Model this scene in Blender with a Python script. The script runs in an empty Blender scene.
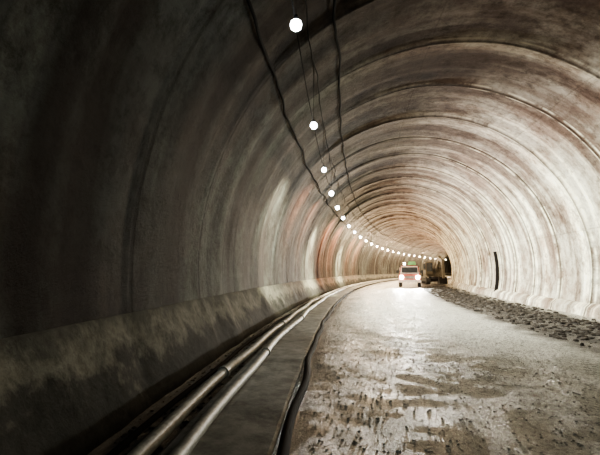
import bpy, bmesh, math, random
from mathutils import Vector, noise, Matrix
random.seed(7)
scene = bpy.context.scene
COL = scene.collection

# ---------------------------------------------------------------- tunnel alignment
A0, A1, A2 = -.45, .055, .002
def P(y, o, z):
    x = A0 + A1*y + A2*y*y
    d = A1 + 2*A2*y
    L = math.sqrt(1+d*d)
    return Vector((x + o/L, y - o*d/L, z))
def heading(y):
    return -math.atan(A1+2*A2*y)
C0, ZC, R = 3.75, 1.8, 6.05
Y0, Y1 = -12.0, 150.0

def wall_dr(y, th):
    seg = 3.0
    k = math.floor(y/seg); f = y/seg-k
    rnd = noise.noise(Vector((k*3.7, 1.3, 0)))
    d = 0.06*rnd + 0.10*(f-.5) + 0.05*math.sin(f*math.pi)
    if th > 2.0: d *= max(.3, 1-(th-2.0)*1.5)
    d += 0.07*noise.noise(Vector((y*.45, th*1.2, 4.0)))
    d += 0.06*noise.noise(Vector((y*1.1, th*.8, 14.0)))
    d += 0.015*noise.noise(Vector((y*2.0, th*5, 9.0)))
    return d
def SEC(y, th, extra=0):   # th: 0 = right springing, pi = left springing
    r = R + wall_dr(y, th) + extra
    return P(y, C0 + r*math.cos(th), ZC + r*math.sin(th))

# ---------------------------------------------------------------- materials
def newmat(name):
    m = bpy.data.materials.new(name); m.use_nodes = True
    nt = m.node_tree
    return m, nt, nt.nodes['Principled BSDF']
def N(nt, t, **kw):
    n = nt.nodes.new(t)
    for k, v in kw.items(): setattr(n, k, v)
    return n
def math_(nt, op, a, b=None, clamp=False):
    n = N(nt, 'ShaderNodeMath', operation=op); n.use_clamp = clamp
    for i, v in enumerate((a, b)):
        if v is None: continue
        if isinstance(v, (int, float)): n.inputs[i].default_value = v
        else: nt.links.new(v, n.inputs[i])
    return n.outputs[0]
def ramp(nt, fac, stops):
    n = N(nt, 'ShaderNodeValToRGB')
    e = n.color_ramp.elements
    while len(e) < len(stops): e.new(.5)
    for el, (p, c) in zip(e, stops):
        el.position = p
        el.color = (c, c, c, 1) if isinstance(c, (int, float)) else (*c, 1)
    nt.links.new(fac, n.inputs[0]); return n.outputs[0]
def mix(nt, fac, a, b, mode='MIX'):
    n = N(nt, 'ShaderNodeMix', data_type='RGBA', blend_type=mode)
    for s, v in ((n.inputs[0], fac), (n.inputs[6], a), (n.inputs[7], b)):
        if isinstance(v, (int, float)): s.default_value = v
        elif isinstance(v, tuple): s.default_value = (*v, 1)
        else: nt.links.new(v, s)
    return n.outputs[2]
def noise_(nt, vec, scale, detail=5, rough=.6):
    n = N(nt, 'ShaderNodeTexNoise'); n.inputs['Scale'].default_value = scale
    n.inputs['Detail'].default_value = detail; n.inputs['Roughness'].default_value = rough
    nt.links.new(vec, n.inputs['Vector']); return n.outputs[0]
def vmul(nt, vec, s, off=(0, 0, 0)):
    n = N(nt, 'ShaderNodeVectorMath', operation='MULTIPLY_ADD'); n.inputs[1].default_value = s
    n.inputs[2].default_value = off
    nt.links.new(vec, n.inputs[0]); return n.outputs[0]

def concrete_lining():
    m, nt, b = newmat('lining_concrete')
    uv = N(nt, 'ShaderNodeUVMap').outputs[0]
    sep = N(nt, 'ShaderNodeSeparateXYZ'); nt.links.new(uv, sep.inputs[0])
    U, V = sep.outputs[0], sep.outputs[1]      # U metres along, V metres round from right springing
    big = noise_(nt, vmul(nt, uv, (.30, .25, 1)), 1.0, 8, .72)
    ring = noise_(nt, vmul(nt, uv, (1.0, .07, 1)), 1.0, 3, .5)
    streak2 = noise_(nt, vmul(nt, uv, (.5, .32, 1), (7, 3, 0)), 1.0, 9, .78)
    fine = noise_(nt, uv, 2.6, 10, .8)
    hor = noise_(nt, vmul(nt, uv, (.22, 1.6, 1)), 1.0, 6, .65)
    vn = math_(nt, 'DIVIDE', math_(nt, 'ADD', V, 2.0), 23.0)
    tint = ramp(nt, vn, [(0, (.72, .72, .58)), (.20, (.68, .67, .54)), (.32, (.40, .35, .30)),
                         (.46, (.175, .142, .125)), (.58, (.082, .070, .061)), (.70, (.045, .048, .043)), (.85, (.043, .047, .044)), (1, (.055, .060, .055))])  # dimness of left wall and left crown is painted into the colour
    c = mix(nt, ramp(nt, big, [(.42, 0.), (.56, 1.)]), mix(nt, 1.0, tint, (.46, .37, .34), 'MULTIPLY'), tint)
    c = mix(nt, ramp(nt, ring, [(.40, .85), (.49, 0.)]), c, mix(nt, 1.0, c, (.36, .29, .27), 'MULTIPLY'))
    c = mix(nt, ramp(nt, ring, [(.54, 0.), (.60, .9)]), c, mix(nt, 1.0, c, (1.9, 1.93, 1.85), 'MULTIPLY'))
    c = mix(nt, ramp(nt, streak2, [(.40, .85), (.50, 0.)]), c, mix(nt, 1.0, c, (.38, .32, .30), 'MULTIPLY'))
    c = mix(nt, ramp(nt, hor, [(.54, 0.), (.64, .4)]), c, mix(nt, 1.0, c, (1.5, 1.5, 1.45), 'MULTIPLY'))
    c = mix(nt, ramp(nt, fine, [(.38, .85), (.53, 0.)]), c, mix(nt, 1.0, c, (.36, .33, .31), 'MULTIPLY'))
    fr = math_(nt, 'FRACT', math_(nt, 'DIVIDE', U, 3.0))
    jd = math_(nt, 'ABSOLUTE', math_(nt, 'SUBTRACT', fr, .5))
    joint = ramp(nt, jd, [(.480, 0.), (.493, .95)])
    jl = ramp(nt, jd, [(.452, 0.), (.466, .85), (.480, 0.)])
    jl = math_(nt, 'MULTIPLY', jl, ramp(nt, vn, [(.5, 1.), (.62, .15)]))
    c = mix(nt, math_(nt, 'MULTIPLY', jl, ramp(nt, hor, [(.42, 0.), (.56, 1.)])), c, mix(nt, 1.0, tint, (2.1, 2.1, 1.9), 'MULTIPLY'))
    fr2 = math_(nt, 'FRACT', math_(nt, 'DIVIDE', math_(nt, 'ADD', V, 20.6), 4.4))
    jd2 = math_(nt, 'ABSOLUTE', math_(nt, 'SUBTRACT', fr2, .5))
    joint2 = ramp(nt, jd2, [(.494, 0.), (.497, .35)])
    joint2 = math_(nt, 'MULTIPLY', joint2, ramp(nt, vn, [(.5, 1.), (.62, .0)]))
    j = math_(nt, 'MAXIMUM', math_(nt, 'MULTIPLY', joint, ramp(nt, vn, [(.58, 1.), (.68, .55)])), joint2)
    c = mix(nt, math_(nt, 'MULTIPLY', j, .85), c, mix(nt, 1.0, c, (.22, .20, .18), 'MULTIPLY'))
    nt.links.new(c, b.inputs['Base Color'])
    nt.links.new(ramp(nt, big, [(.3, .5), (.7, .75)]), b.inputs['Roughness'])
    b.inputs['Specular IOR Level'].default_value = 0.004
    h = math_(nt, 'SUBTRACT', math_(nt, 'ADD', math_(nt, 'MULTIPLY', fine, .8), math_(nt, 'MULTIPLY', ring, .5)), math_(nt, 'MULTIPLY', j, .3))
    bp = N(nt, 'ShaderNodeBump'); bp.inputs['Strength'].default_value = .9; bp.inputs['Distance'].default_value = .09
    nt.links.new(h, bp.inputs['Height']); nt.links.new(bp.outputs[0], b.inputs['Normal'])
    return m

def floor_mat():
    m, nt, b = newmat('gravel_road')
    uv = N(nt, 'ShaderNodeUVMap').outputs[0]
    sep = N(nt, 'ShaderNodeSeparateXYZ'); nt.links.new(uv, sep.inputs[0])
    U, V = sep.outputs[0], sep.outputs[1]
    warp = noise_(nt, uv, .7, 6, .7)
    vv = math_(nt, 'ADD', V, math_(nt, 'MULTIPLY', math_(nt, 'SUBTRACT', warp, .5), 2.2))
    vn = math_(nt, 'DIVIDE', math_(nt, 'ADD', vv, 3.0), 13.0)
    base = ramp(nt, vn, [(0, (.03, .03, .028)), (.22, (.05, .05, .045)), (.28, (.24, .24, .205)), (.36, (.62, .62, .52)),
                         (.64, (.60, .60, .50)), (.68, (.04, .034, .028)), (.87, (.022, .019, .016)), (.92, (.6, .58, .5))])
    fine = noise_(nt, uv, 13, 12, .9)
    med = noise_(nt, uv, 3.2, 9, .85)
    wet = noise_(nt, vmul(nt, uv, (.45, 1.5, 1)), 1.0, 9, .78)
    c = mix(nt, ramp(nt, fine, [(.44, 1.), (.53, 0.)]), base, mix(nt, 1.0, base, (.12, .12, .118), 'MULTIPLY'))
    c = mix(nt, ramp(nt, med, [(.42, .65), (.50, 0.)]), c, mix(nt, 1.0, c, (.34, .33, .31), 'MULTIPLY'))
    c = mix(nt, ramp(nt, wet, [(.38, .45), (.48, 0.)]), c, mix(nt, 1.0, c, (.42, .41, .39), 'MULTIPLY'))
    nt.links.new(c, b.inputs['Base Color'])
    nt.links.new(ramp(nt, wet, [(.35, .38), (.6, .65)]), b.inputs['Roughness'])
    b.inputs['Specular IOR Level'].default_value = .25
    h = math_(nt, 'ADD', fine, math_(nt, 'MULTIPLY', med, .7))
    bp = N(nt, 'ShaderNodeBump'); bp.inputs['Strength'].default_value = 1.; bp.inputs['Distance'].default_value = .06
    nt.links.new(h, bp.inputs['Height']); nt.links.new(bp.outputs[0], b.inputs['Normal'])
    return m

def simple(name, col, rough=.6, metal=0., var=.4, scale=6., bump=.3, spec=.5):
    m, nt, b = newmat(name)
    tc = N(nt, 'ShaderNodeTexCoord').outputs['Object']
    n = noise_(nt, tc, scale, 8, .72)
    dark = tuple(v*(1-var) for v in col)
    nt.links.new(mix(nt, ramp(nt, n, [(.40, 0.), (.60, 1.)]), dark, col), b.inputs['Base Color'])
    b.inputs['Roughness'].default_value = rough; b.inputs['Metallic'].default_value = metal
    b.inputs['Specular IOR Level'].default_value = spec
    if bump:
        bp = N(nt, 'ShaderNodeBump'); bp.inputs['Strength'].default_value = bump; bp.inputs['Distance'].default_value = .02
        nt.links.new(n, bp.inputs['Height']); nt.links.new(bp.outputs[0], b.inputs['Normal'])
    return m
def emis(name, col, st):
    m, nt, b = newmat(name)
    b.inputs['Base Color'].default_value = (*col, 1)
    b.inputs['Emission Color'].default_value = (*col, 1); b.inputs['Emission Strength'].default_value = st
    return m
def footing_mat():
    m, nt, b = newmat('footing_concrete')
    uv = N(nt, 'ShaderNodeUVMap').outputs[0]
    sep = N(nt, 'ShaderNodeSeparateXYZ'); nt.links.new(uv, sep.inputs[0])
    tc = N(nt, 'ShaderNodeTexCoord').outputs['Object']
    n = noise_(nt, tc, 1.1, 9, .72); f = noise_(nt, tc, 6, 8, .75)
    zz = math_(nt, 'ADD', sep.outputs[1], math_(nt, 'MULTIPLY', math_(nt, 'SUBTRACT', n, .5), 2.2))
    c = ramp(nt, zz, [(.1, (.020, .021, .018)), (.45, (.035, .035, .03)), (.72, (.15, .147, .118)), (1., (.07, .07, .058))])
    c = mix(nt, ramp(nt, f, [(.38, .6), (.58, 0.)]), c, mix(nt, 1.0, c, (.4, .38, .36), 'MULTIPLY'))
    nt.links.new(c, b.inputs['Base Color']); b.inputs['Roughness'].default_value = .8
    b.inputs['Specular IOR Level'].default_value = .01
    bp = N(nt, 'ShaderNodeBump'); bp.inputs['Strength'].default_value = .6; bp.inputs['Distance'].default_value = .05
    nt.links.new(f, bp.inputs['Height']); nt.links.new(bp.outputs[0], b.inputs['Normal'])
    return m

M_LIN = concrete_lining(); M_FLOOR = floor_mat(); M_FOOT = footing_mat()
M_SLAB = simple('slab_concrete', (.25, .25, .215), .7, var=.6, scale=3., bump=.5, spec=.1)
M_PIPE = simple('pipe_grey', (.24, .248, .215), .55, var=.5, scale=5., spec=.2)
M_RUB = simple('black_rubber', (.004, .004, .004), .9, bump=0, spec=.02)
M_ROCK = simple('rock', (.045, .038, .030), .85, var=.6, scale=3., spec=.1)
M_ROCK2 = simple('pebble', (.40, .40, .35), .8, var=.5, scale=2., spec=.3)
M_STEEL = simple('rusty_steel', (.012, .010, .009), .7, .0, spec=.05)
M_BULB = emis('lamp_glass', (.93, .97, 1.), 60.)
M_BULBW = emis('lamp_glass_warm', (1., .88, .7), 60.)
M_RED = simple('red_paint', (.50, .09, .05), .4, bump=0)
M_GREEN = simple('green_paint', (.12, .35, .10), .5, bump=0)
M_WHITE = simple('white_paint', (.8, .70, .62), .5, bump=0)
M_GLASS = simple('dark_glass', (.03, .035, .04), .08, bump=0)
M_HEAD = emis('headlamp', (1., .86, .66), 150.)
M_BLACK = simple('dark_metal', (.02, .02, .02), .6, .0, bump=0, spec=.2)
M_YEL = simple('machine_paint', (.09, .075, .05), .6, bump=0, spec=.2)

def mkobj(name, verts, faces, mats, uvs=None, smooth=True, fmat=None):
    me = bpy.data.meshes.new(name); me.from_pydata([tuple(v) for v in verts], [], faces)
    for m in (mats if isinstance(mats, list) else [mats]): me.materials.append(m)
    if uvs:
        l = me.uv_layers.new(name='UVMap')
        for lp in me.loops: l.data[lp.index].uv = uvs[lp.vertex_index]
    if smooth:
        for p in me.polygons: p.use_smooth = True
    me.update()
    o = bpy.data.objects.new(name, me); COL.objects.link(o); return o

def ys_list(a, b, f):
    out = [a]
    while out[-1] < b: out.append(min(b, out[-1]+f(out[-1])))
    return out

# ---------------------------------------------------------------- lining
YS = ys_list(Y0, Y1, lambda y: .15 if y < 60 else .3)
def lining(name, t0, t1, n):
    vs, uv, fs = [], [], []
    for y in YS:
        for i in range(n+1):
            t = t0+(t1-t0)*i/n
            vs.append(SEC(y, t)); uv.append((y, t*R))
    for a in range(len(YS)-1):
        for i in range(n):
            q = a*(n+1)+i
            fs.append((q, q+1, q+n+2, q+n+1))
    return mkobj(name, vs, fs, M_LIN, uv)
base_a = math.asin(-(ZC+.15)/R)
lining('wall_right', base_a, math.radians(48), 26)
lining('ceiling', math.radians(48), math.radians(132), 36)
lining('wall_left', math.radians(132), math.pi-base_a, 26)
vs = [P(Y1-.3, C0, ZC)]+[SEC(Y1-.3, base_a+(math.pi-2*base_a)*i/40, .1) for i in range(41)]
mkobj('wall_end', vs, [(0, i+1, i+2) for i in range(40)]+[(0, 41, 1)], M_ROCK)

def extrude_profile(name, prof, mat, f=lambda y: .4, y0=Y0, y1=Y1, jit=0., smooth=False):
    ys = ys_list(y0, y1, f); n = len(prof); vs, fs, uv = [], [], []
    for y in ys:
        for k, pr in enumerate(prof):
            j = jit*noise.noise(Vector((y*.8, k*2.1, 3.)))+jit*.5*noise.noise(Vector((y*2.8, k*2.1, 3.)))
            if len(pr) == 3:    # follows the lining curve at this height, standing proud by pr[2]
                z = pr[1]; th = math.pi-math.asin((z-ZC)/R)
                r = R - pr[2] - (j if z < .9 else 0) + wall_dr(y, th)
                vs.append(P(y, C0+r*math.cos(th), ZC+r*math.sin(th)))
            else:
                o, z = pr; vs.append(P(y, o+j, z+j*.7))
            uv.append((y, pr[1]))
    for a in range(len(ys)-1):
        for i in range(n):
            q = a*n+i; r = a*n+(i+1) % n
            fs.append((q, r, r+n, q+n))
    fs.append(tuple(range(n))[::-1]); fs.append(tuple(range((len(ys)-1)*n, len(ys)*n)))
    return mkobj(name, vs, fs, mat, uv, smooth)
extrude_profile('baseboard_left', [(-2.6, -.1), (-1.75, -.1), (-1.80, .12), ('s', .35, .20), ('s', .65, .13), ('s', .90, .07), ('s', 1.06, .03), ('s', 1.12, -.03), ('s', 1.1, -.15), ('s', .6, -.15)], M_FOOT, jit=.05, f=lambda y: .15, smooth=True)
extrude_profile('baseboard_right', [(10.05, -.1), (10.05, .5), (9.60, .45), (9.42, .3), (9.3, -.1)], M_LIN, jit=.05)
extrude_profile('concrete_walkway_slab', [(-1.05, -.1), (-.10, -.1), (-.05, .09), (-.08, .11), (-.98, .11), (-1.02, .08)], M_SLAB, jit=.02)

# ---------------------------------------------------------------- floor
def fz(y, o):
    z = .035*noise.noise(Vector((y*.6, o*1.2, 0))) + .015*noise.noise(Vector((y*3, o*3, 2)))
    if o < 6.0:
        z -= .035*math.exp(-((o-2.3)/.35)**2) + .035*math.exp(-((o-4.4)/.35)**2)
    if 6.1 < o < 9.2:
        t = math.sin(math.pi*(o-6.1)/3.1)
        z += t*(.05+.10*noise.noise(Vector((y*.7, o, 8)))+.08*noise.noise(Vector((y*2.6, o*2.6, 5))))
    if o < .1: z = z*.5-.02
    return z
fy = ys_list(Y0, Y1, lambda y: .1 if 2 < y < 25 else (.2 if y < 60 else .5))
os_ = [-2.9+.115*i for i in range(int(13.3/.115)+1)]
vs, uv, fs = [], [], []; n = len(os_)
for y in fy:
    for o in os_:
        vs.append(P(y, o, fz(y, o))); uv.append((y, o))
for a in range(len(fy)-1):
    for i in range(n-1):
        q = a*n+i; fs.append((q, q+1, q+n+1, q+n))
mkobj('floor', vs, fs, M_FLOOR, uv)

# ---------------------------------------------------------------- rocks
def rock_field(name, count, pick, mat):
    bm = bmesh.new(); bmesh.ops.create_icosphere(bm, subdivisions=1, radius=1)
    tv = [v.co.copy() for v in bm.verts]; tf = [[v.index for v in f.verts] for f in bm.faces]; bm.free()
    vs, fs = [], []
    for k in range(count):
        y, o, s = pick()
        c = P(y, o, fz(y, o)+s*.15)
        rot = Matrix.Rotation(random.random()*6.28, 3, 'Z') @ Matrix.Rotation(random.random()*6.28, 3, 'X')
        sc = Vector((s*random.uniform(.7, 1.3), s*random.uniform(.7, 1.2), s*random.uniform(.4, .8)))
        b0 = len(vs)
        for v in tv:
            w = rot @ (v*(1+random.uniform(-.25, .25)))
            vs.append(c+Vector((w.x*sc.x, w.y*sc.y, w.z*sc.z)))
        fs += [tuple(b0+i for i in f) for f in tf]
    return mkobj(name, vs, fs, mat, smooth=False)
def clampg(m, s, a, b): return max(a, min(b, random.gauss(m, s)))
rock_field('rubble_berm', 3300, lambda: (random.uniform(7, 49), clampg(7.3, .8, 5.9, 8.9), random.choice([.02, .03, .03, .04, .05, .07, .10])), M_ROCK)
rock_field('gravel', 6000, lambda: (2.5+22*random.random()**1.6, random.uniform(.2, 5.8), random.uniform(.005, .017)), M_ROCK2)
rock_field('ditch_gravel', 700, lambda: (2.5+22*random.random()**1.5, random.uniform(-1.7, -1.1), random.uniform(.01, .03)), M_ROCK)

# ---------------------------------------------------------------- tubes
def tube(name, pts, r, mat, parent=None, sides=8):
    cu = bpy.data.curves.new(name, 'CURVE'); cu.dimensions = '3D'; cu.bevel_depth = r; cu.bevel_resolution = 3
    sp = cu.splines.new('POLY'); sp.points.add(len(pts)-1)
    for p, q in zip(sp.points, pts): p.co = (*q, 1)
    cu.materials.append(mat); cu.use_fill_caps = True
    o = bpy.data.objects.new(name, cu); COL.objects.link(o)
    if parent: o.parent = parent
    return o
def wob(y, k, a): return a*noise.noise(Vector((y*.25, k, 0)))
def line(o, z, k, a, y0=-2, y1=Y1-2, st=.5):
    return [P(y, o+wob(y, k, a), z) for y in ys_list(y0, y1, lambda y: st)]
pipeA = bpy.data.objects.new('water_pipe', None); COL.objects.link(pipeA)
pipeB = bpy.data.objects.new('water_pipe.001', None); COL.objects.link(pipeB)
for par, o, z, r, k in ((pipeA, -1.08, .18, .07, 3.), (pipeB, -.76, .11+.07, .065, 11.)):
    tube('pipe_run', line(o, z, k, .12), r, M_PIPE, par)
    for j in range(14):
        y = 6.6+6*j+(1.7 if k > 5 else 0)
        a = P(y, o+wob(y, k, .12), z); b = P(y+.14, o+wob(y+.14, k, .12), z)
        tube('coupling', [a, b], r*1.3, M_PIPE, par)
tube('air_hose', [P(y, -1.45+wob(y, 5, .15), .05) for y in ys_list(-2, 100, lambda y: .5)], .035, M_RUB)
tube('power_cable', [P(y, .03+wob(y, 21, .14)+.02*math.sin(y*2.1), .07) for y in ys_list(-2, 120, lambda y: .3)], .055, M_RUB)

LAMP_Y = [5.9, 10.2, 14.8, 19.4, 23.9, 28.6, 33.8, 39.2, 44.8, 50.4]+[56+5.7*i for i in range(15)]
LZ = 5.02
def th_off(o): return math.acos((o-C0)/R)
def ceil_cable(name, o, r, k, sag, period=5.):
    pts = []
    for y in ys_list(-3, 140, lambda y: .35):
        p = SEC(y, th_off(o+wob(y*2, k, .07)), -.05)
        ph = (y/period) % 1
        p.z -= sag*4*ph*(1-ph)*(.6+.4*noise.noise(Vector((math.floor(y/period)*1.7, k, 1))))
        pts.append(p)
    return tube(name, pts, r, M_RUB)
ceil_cable('ceiling_cable', -.80, .030, 2., .10)
ceil_cable('ceiling_cable.001', .55, .030, 6., .12, 6.)
ceil_cable('ceiling_cable.002', .0, .015, 9., .2, 4.)

fest = bpy.data.objects.new('string_of_tunnel_lamps', None); COL.objects.link(fest)
pts = []
for a, b in zip([0.8]+LAMP_Y[:-1], LAMP_Y):
    for i in range(8):
        t = i/8; y = a+(b-a)*t
        pts.append(P(y, -.02, LZ+.14-.5*.25*t*(1-t)))
tube('festoon_wire', pts, .010, M_RUB, fest)
bm = bmesh.new()
def add_part(bm, kind, mat, mi, **kw):
    g = {'cube': lambda: bmesh.ops.create_cube(bm, size=1), 
         'cyl': lambda: bmesh.ops.create_cone(bm, segments=kw.get('seg', 20), radius1=kw.get('r1', .5), radius2=kw.get('r2', .5), depth=kw.get('d', 1), cap_ends=True),
         'sph': lambda: bmesh.ops.create_uvsphere(bm, u_segments=16, v_segments=10, radius=.5)}[kind]()
    bmesh.ops.transform(bm, matrix=mat, verts=g['verts'])
    for f in {f for v in g['verts'] for f in v.link_faces}: f.material_index = mi
T = Matrix.Translation
for i, y in enumerate(LAMP_Y):
    p = P(y, 0, LZ)
    mi = 1 if i < 9 else 2
    s = .16 if i < 3 else .21
    add_part(bm, 'sph', T(p) @ Matrix.Diagonal((s, s, s*1.05, 1)), mi)
    add_part(bm, 'cyl', T(p+Vector((0, 0, .11))), 0, r1=.03, r2=.025, d=.07)
    top = SEC(y, th_off(0), -.03)
    h = top.z-(p.z+.13)
    add_part(bm, 'cyl', T(p+Vector((0, 0, .13+h/2))), 0, r1=.005, r2=.005, d=h, seg=6)
me = bpy.data.meshes.new('lamps'); bm.to_mesh(me); bm.free()
for m in (M_RUB, M_BULB, M_BULBW): me.materials.append(m)
for p in me.polygons: p.use_smooth = True
lo = bpy.data.objects.new('lamp_heads', me); COL.objects.link(lo); lo.parent = fest

def light(name, kind, loc, power, col, size=.1, direction=None, spot=None, parent=None):
    l = bpy.data.lights.new(name, kind); l.energy = power; l.color = col; l.shadow_soft_size = size
    if kind == 'SPOT': l.spot_size = math.radians(spot); l.spot_blend = 1.0
    o = bpy.data.objects.new(name, l); COL.objects.link(o); o.location = loc
    if direction is not None: o.rotation_euler = Vector(direction).to_track_quat('-Z', 'Y').to_euler()
    if parent: o.parent = parent
    return o
for i, y in enumerate(LAMP_Y):
    p = P(y, .14, LZ-.22)
    hd = heading(y)
    fwd = Vector((-math.sin(hd), math.cos(hd), 0)); rt = Vector((fwd.y, -fwd.x, 0))
    dn = Vector((0, 0, -1))
    if i == 0:
        light('lamp_light', 'SPOT', p, 260, (1, .99, .92), .12, rt*.5+fwd*.9+dn*1.3, 115, fest)
    elif i == 1:
        light('lamp_light', 'SPOT', p, 1700, (1, .99, .90), .12, rt*1.0+fwd*.9+dn*.75, 128, fest)
    elif i == 2:
        light('added_wall_spot', 'SPOT', p, 12500, (1, .95, .68), .12, -rt*1.0+fwd*.75+dn*.75, 80, fest)  # added spot, makes the glare patch on the left wall
        light('lamp_light', 'SPOT', p, 7500, (1, .99, .87), .12, rt*1.0+fwd*.3+dn*.5, 135, fest)
    elif i in (3, 4):
        light('lamp_light', 'SPOT', p, 8200, (1, .98, .86), .12, rt*1.0+fwd*.1+dn*.45, 145, fest)
        light('lamp_light', 'SPOT', p, 2200, (1, .40, .22), .12, -rt+fwd*.5+dn*.3, 110, fest)  # added red spot, tints the left wall
    elif i == 5:
        light('added_wall_spot', 'SPOT', p, 28000, (1, .91, .58), .12, -rt*1.0+dn*1.1, 80, fest)  # added spot for the second glare patch on the left
        light('lamp_light', 'SPOT', p, 6200, (1, .95, .82), .12, rt*1.0+fwd*.2+dn*.35, 160, fest)
    elif i < 8:
        light('lamp_light', 'SPOT', p, 4200, (1, .91, .73), .12, rt*1.0+fwd*.2+dn*.3, 165, fest)
        light('lamp_light', 'SPOT', p, 9500, (1, .32, .13), .12, -rt+dn*.3, 120, fest)  # added red spot, reddens the left wall further on
    elif i < 13:
        light('lamp_light', 'POINT', p, 3600, (1, .72, .42), .12, parent=fest)
        if i == 8: light('added_wall_spot', 'SPOT', p, 26000, (1, .84, .50), .12, -rt*1.0+dn*1.1, 80, fest)  # added spot for the far glare patch on the left
        if i in (9, 10): light('lamp_light', 'SPOT', p, 9500, (1, .36, .13), .12, -rt+dn*.3, 120, fest)  # added red spots for the far left wall
    else:
        light('lamp_light', 'POINT', p, 4200, (1, .68, .38), .12, parent=fest)

# ---------------------------------------------------------------- dark curved strip on the right wall
vs, fs = [], []
stripY = 30.8
for i in range(17):
    t = base_a+.02+(math.asin((2.8-ZC)/R)-base_a)*i/16
    w = .12*math.sin(math.pi*min(1, .15+.85*(1-i/16)))**.5+.02
    for dy, ex in ((-w, -.02), (w, -.02), (w, -.22), (-w, -.22)):
        vs.append(SEC(stripY+dy, t, ex))
for i in range(16):
    for k in range(4):
        a = i*4+k; b = i*4+(k+1) % 4; fs.append((a, b, b+4, a+4))
fs += [(3, 2, 1, 0), (64, 65, 66, 67)]
mkobj('dark_wall_strip', vs, fs, M_STEEL, smooth=False)

# ---------------------------------------------------------------- vehicles
def machine(name, parts, mats, y, o, yaw_add=0., z=0.03):
    root = bpy.data.objects.new(name, None); COL.objects.link(root)
    root.location = P(y, o, z); root.rotation_euler = (0, 0, heading(y)+yaw_add)
    for pname, build in parts:
        bm = bmesh.new(); build(bm)
        if pname in ('body', 'cab', 'hood', 'counterweight', 'house'):
            bmesh.ops.bevel(bm, geom=[e for e in bm.edges if e.calc_length() > .3], offset=.06, segments=2, affect='EDGES')
        me = bpy.data.meshes.new(pname); bm.to_mesh(me); bm.free()
        for m in mats: me.materials.append(m)
        ob = bpy.data.objects.new(pname, me); COL.objects.link(ob); ob.parent = root
    return root
def box(bm, c, s, mi, taper=None, rot=None):
    M = T(Vector(c)) @ (rot if rot else Matrix.Identity(4)) @ Matrix.Diagonal((*s, 1))
    g = bmesh.ops.create_cube(bm, size=1)
    if taper:
        for v in g['verts']:
            if v.co.z > 0: v.co.x *= taper[0]; v.co.y = v.co.y*taper[1]+taper[2]
    bmesh.ops.transform(bm, matrix=M, verts=g['verts'])
    for f in {f for v in g['verts'] for f in v.link_faces}: f.material_index = mi
def cyl(bm, c, r, d, mi, axis='X', r2=None, seg=22):
    rot = {'X': Matrix.Rotation(math.pi/2, 4, 'Y'), 'Y': Matrix.Rotation(math.pi/2, 4, 'X'), 'Z': Matrix.Identity(4)}[axis]
    add_part(bm, 'cyl', T(Vector(c)) @ rot, mi, r1=r, r2=r if r2 is None else r2, d=d, seg=seg)
tm = [M_RED, M_GLASS, M_HEAD, M_BLACK, M_WHITE, M_GREEN]
def t_body(bm): box(bm, (0, .9, .95), (2.1, 5.0, .75), 0)
def t_cab(bm): box(bm, (0, .35, 1.72), (1.98, 2.3, .85), 4, (.84, .72, .06))
def t_glass(bm):
    box(bm, (0, -.70, 1.73), (1.55, .06, .58), 1, rot=Matrix.Rotation(math.radians(-19), 4, 'X'))
    for s in (-1, 1): box(bm, (s*.93, .4, 1.72), (.05, 1.4, .45), 1, rot=Matrix.Rotation(math.radians(-s*10), 4, 'Y'))
def t_lights(bm):
    for s in (-1, 1): cyl(bm, (s*.78, -1.62, 1.0), .2, .08, 2, 'Y')
def t_trim(bm):
    box(bm, (0, -1.68, .62), (2.15, .2, .24), 4); box(bm, (0, -1.62, 1.0), (1.0, .07, .26), 3)
    for i in range(4): box(bm, (0, -1.66, .91+.06*i), (.95, .03, .02), 4)
    for s in (-1, 1):
        box(bm, (s*1.2, -.45, 1.55), (.2, .08, .28), 3); box(bm, (s*1.08, -.45, 1.45), (.2, .03, .03), 3)
def t_wheels(bm):
    for s in (-1, 1):
        for y in (-.8, 2.4):
            cyl(bm, (s*.93, y, .42), .42, .28, 3); cyl(bm, (s*1.08, y, .42), .2, .04, 4)
def t_rack(bm):
    for s in (-1, 1): box(bm, (s*.78, .6, 2.22), (.05, 1.4, .05), 3)
    for y in (0, .6, 1.2): box(bm, (0, y, 2.22), (1.6, .05, .05), 3)
    box(bm, (.25, .5, 2.42), (.8, .9, .34), 5, (.8, .8, 0))
    cyl(bm, (-.5, .1, 2.36), .1, .2, 2, 'Z')
def t_bed(bm):
    box(bm, (0, 2.5, 1.55), (2.05, 1.9, .08), 4)
    for s in (-1, 1): box(bm, (s*1.0, 2.5, 1.7), (.06, 1.9, .5), 4)
TY, TO = 47.5, 4.7
tr = machine('pickup_truck', [('body', t_body), ('cab', t_cab), ('windows', t_glass), ('headlights', t_lights), ('bumper_grille_mirrors', t_trim),
                      ('wheels', t_wheels), ('roof_rack', t_rack), ('truck_bed', t_bed)], tm, TY, TO)
Rm = Matrix.Rotation(heading(TY), 3, 'Z')
for s in (-.78, .78):
    light('headlight_beam', 'SPOT', P(TY, TO, 0)+Rm @ Vector((s, -1.75, 1.0)), 24000, (1, .95, .82), .08, Rm @ Vector((0, -1, -.07)), 60, None)

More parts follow.
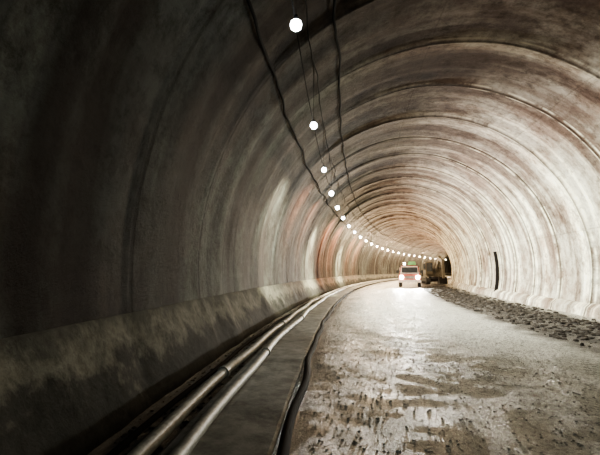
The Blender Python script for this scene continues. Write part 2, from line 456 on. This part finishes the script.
em = [M_YEL, M_GLASS, M_BLACK, M_STEEL, M_HEAD]
def e_tracks(bm):
    for s in (-1, 1):
        box(bm, (s*1.0, 0, .4), (.5, 2.8, .7), 2)
        for y in (-1.4, 1.4): cyl(bm, (s*1.0, y, .4), .35, .5, 2)
        for y in (-.9, -.3, .3, .9): cyl(bm, (s*1.27, y, .25), .15, .06, 3)
        for i in range(12): box(bm, (s*1.0, -1.3+.24*i, .77), (.52, .1, .05), 3)
    box(bm, (0, 0, .5), (1.6, 1.6, .4), 3); cyl(bm, (0, 0, .8), .6, .2, 2, 'Z')
def e_house(bm): box(bm, (.1, .5, 1.45), (2.2, 2.4, 1.0), 0)
def e_cw(bm): box(bm, (0, 1.75, 1.35), (2.4, .6, .9), 2)
def e_cab(bm): box(bm, (-.75, -.5, 1.95), (.9, 1.4, 1.5), 0, (.9, .85, .05))
def e_win(bm): box(bm, (-.75, -1.2, 2.1), (.7, .06, 1.0), 1); box(bm, (-1.2, -.5, 2.15), (.05, 1.0, .8), 1)
def e_boom(bm):
    box(bm, (.2, -1.6, 2.4), (.34, 2.6, .42), 0, rot=Matrix.Rotation(math.radians(-38), 4, 'X'))
    box(bm, (.2, -3.2, 2.9), (.30, 1.7, .36), 0, rot=Matrix.Rotation(math.radians(15), 4, 'X'))
    box(bm, (.2, -4.0, 1.9), (.26, .30, 2.2), 0, rot=Matrix.Rotation(math.radians(-10), 4, 'X'))
    cyl(bm, (.2, -1.7, 2.0), .07, 1.6, 3, 'Y')
def e_bucket(bm):
    box(bm, (.2, -3.7, .6), (.9, .7, .7), 3, (1., .6, .15))
    for i in range(5): box(bm, (-.15+.175*i, -4.0, .25), (.07, .1, .25), 3)
machine('excavator', [('tracks', e_tracks), ('house', e_house), ('counterweight', e_cw), ('cab', e_cab), ('windows', e_win), ('boom_arm', e_boom), ('bucket', e_bucket)],
        em, 58, 7.35, math.radians(12))

# ---------------------------------------------------------------- world + camera
w = bpy.data.worlds.new('World'); scene.world = w; w.use_nodes = True
bg = w.node_tree.nodes['Background']; bg.inputs[0].default_value = (.40, .75, .95, 1); bg.inputs[1].default_value = .6
cam = bpy.data.cameras.new('camera'); co = bpy.data.objects.new('camera', cam); COL.objects.link(co)
cam.lens = 27; cam.sensor_width = 36; cam.clip_end = 500
co.location = (0, 0, 1.65); co.rotation_euler = (math.radians(90+5.52), 0, 0)
scene.camera = co
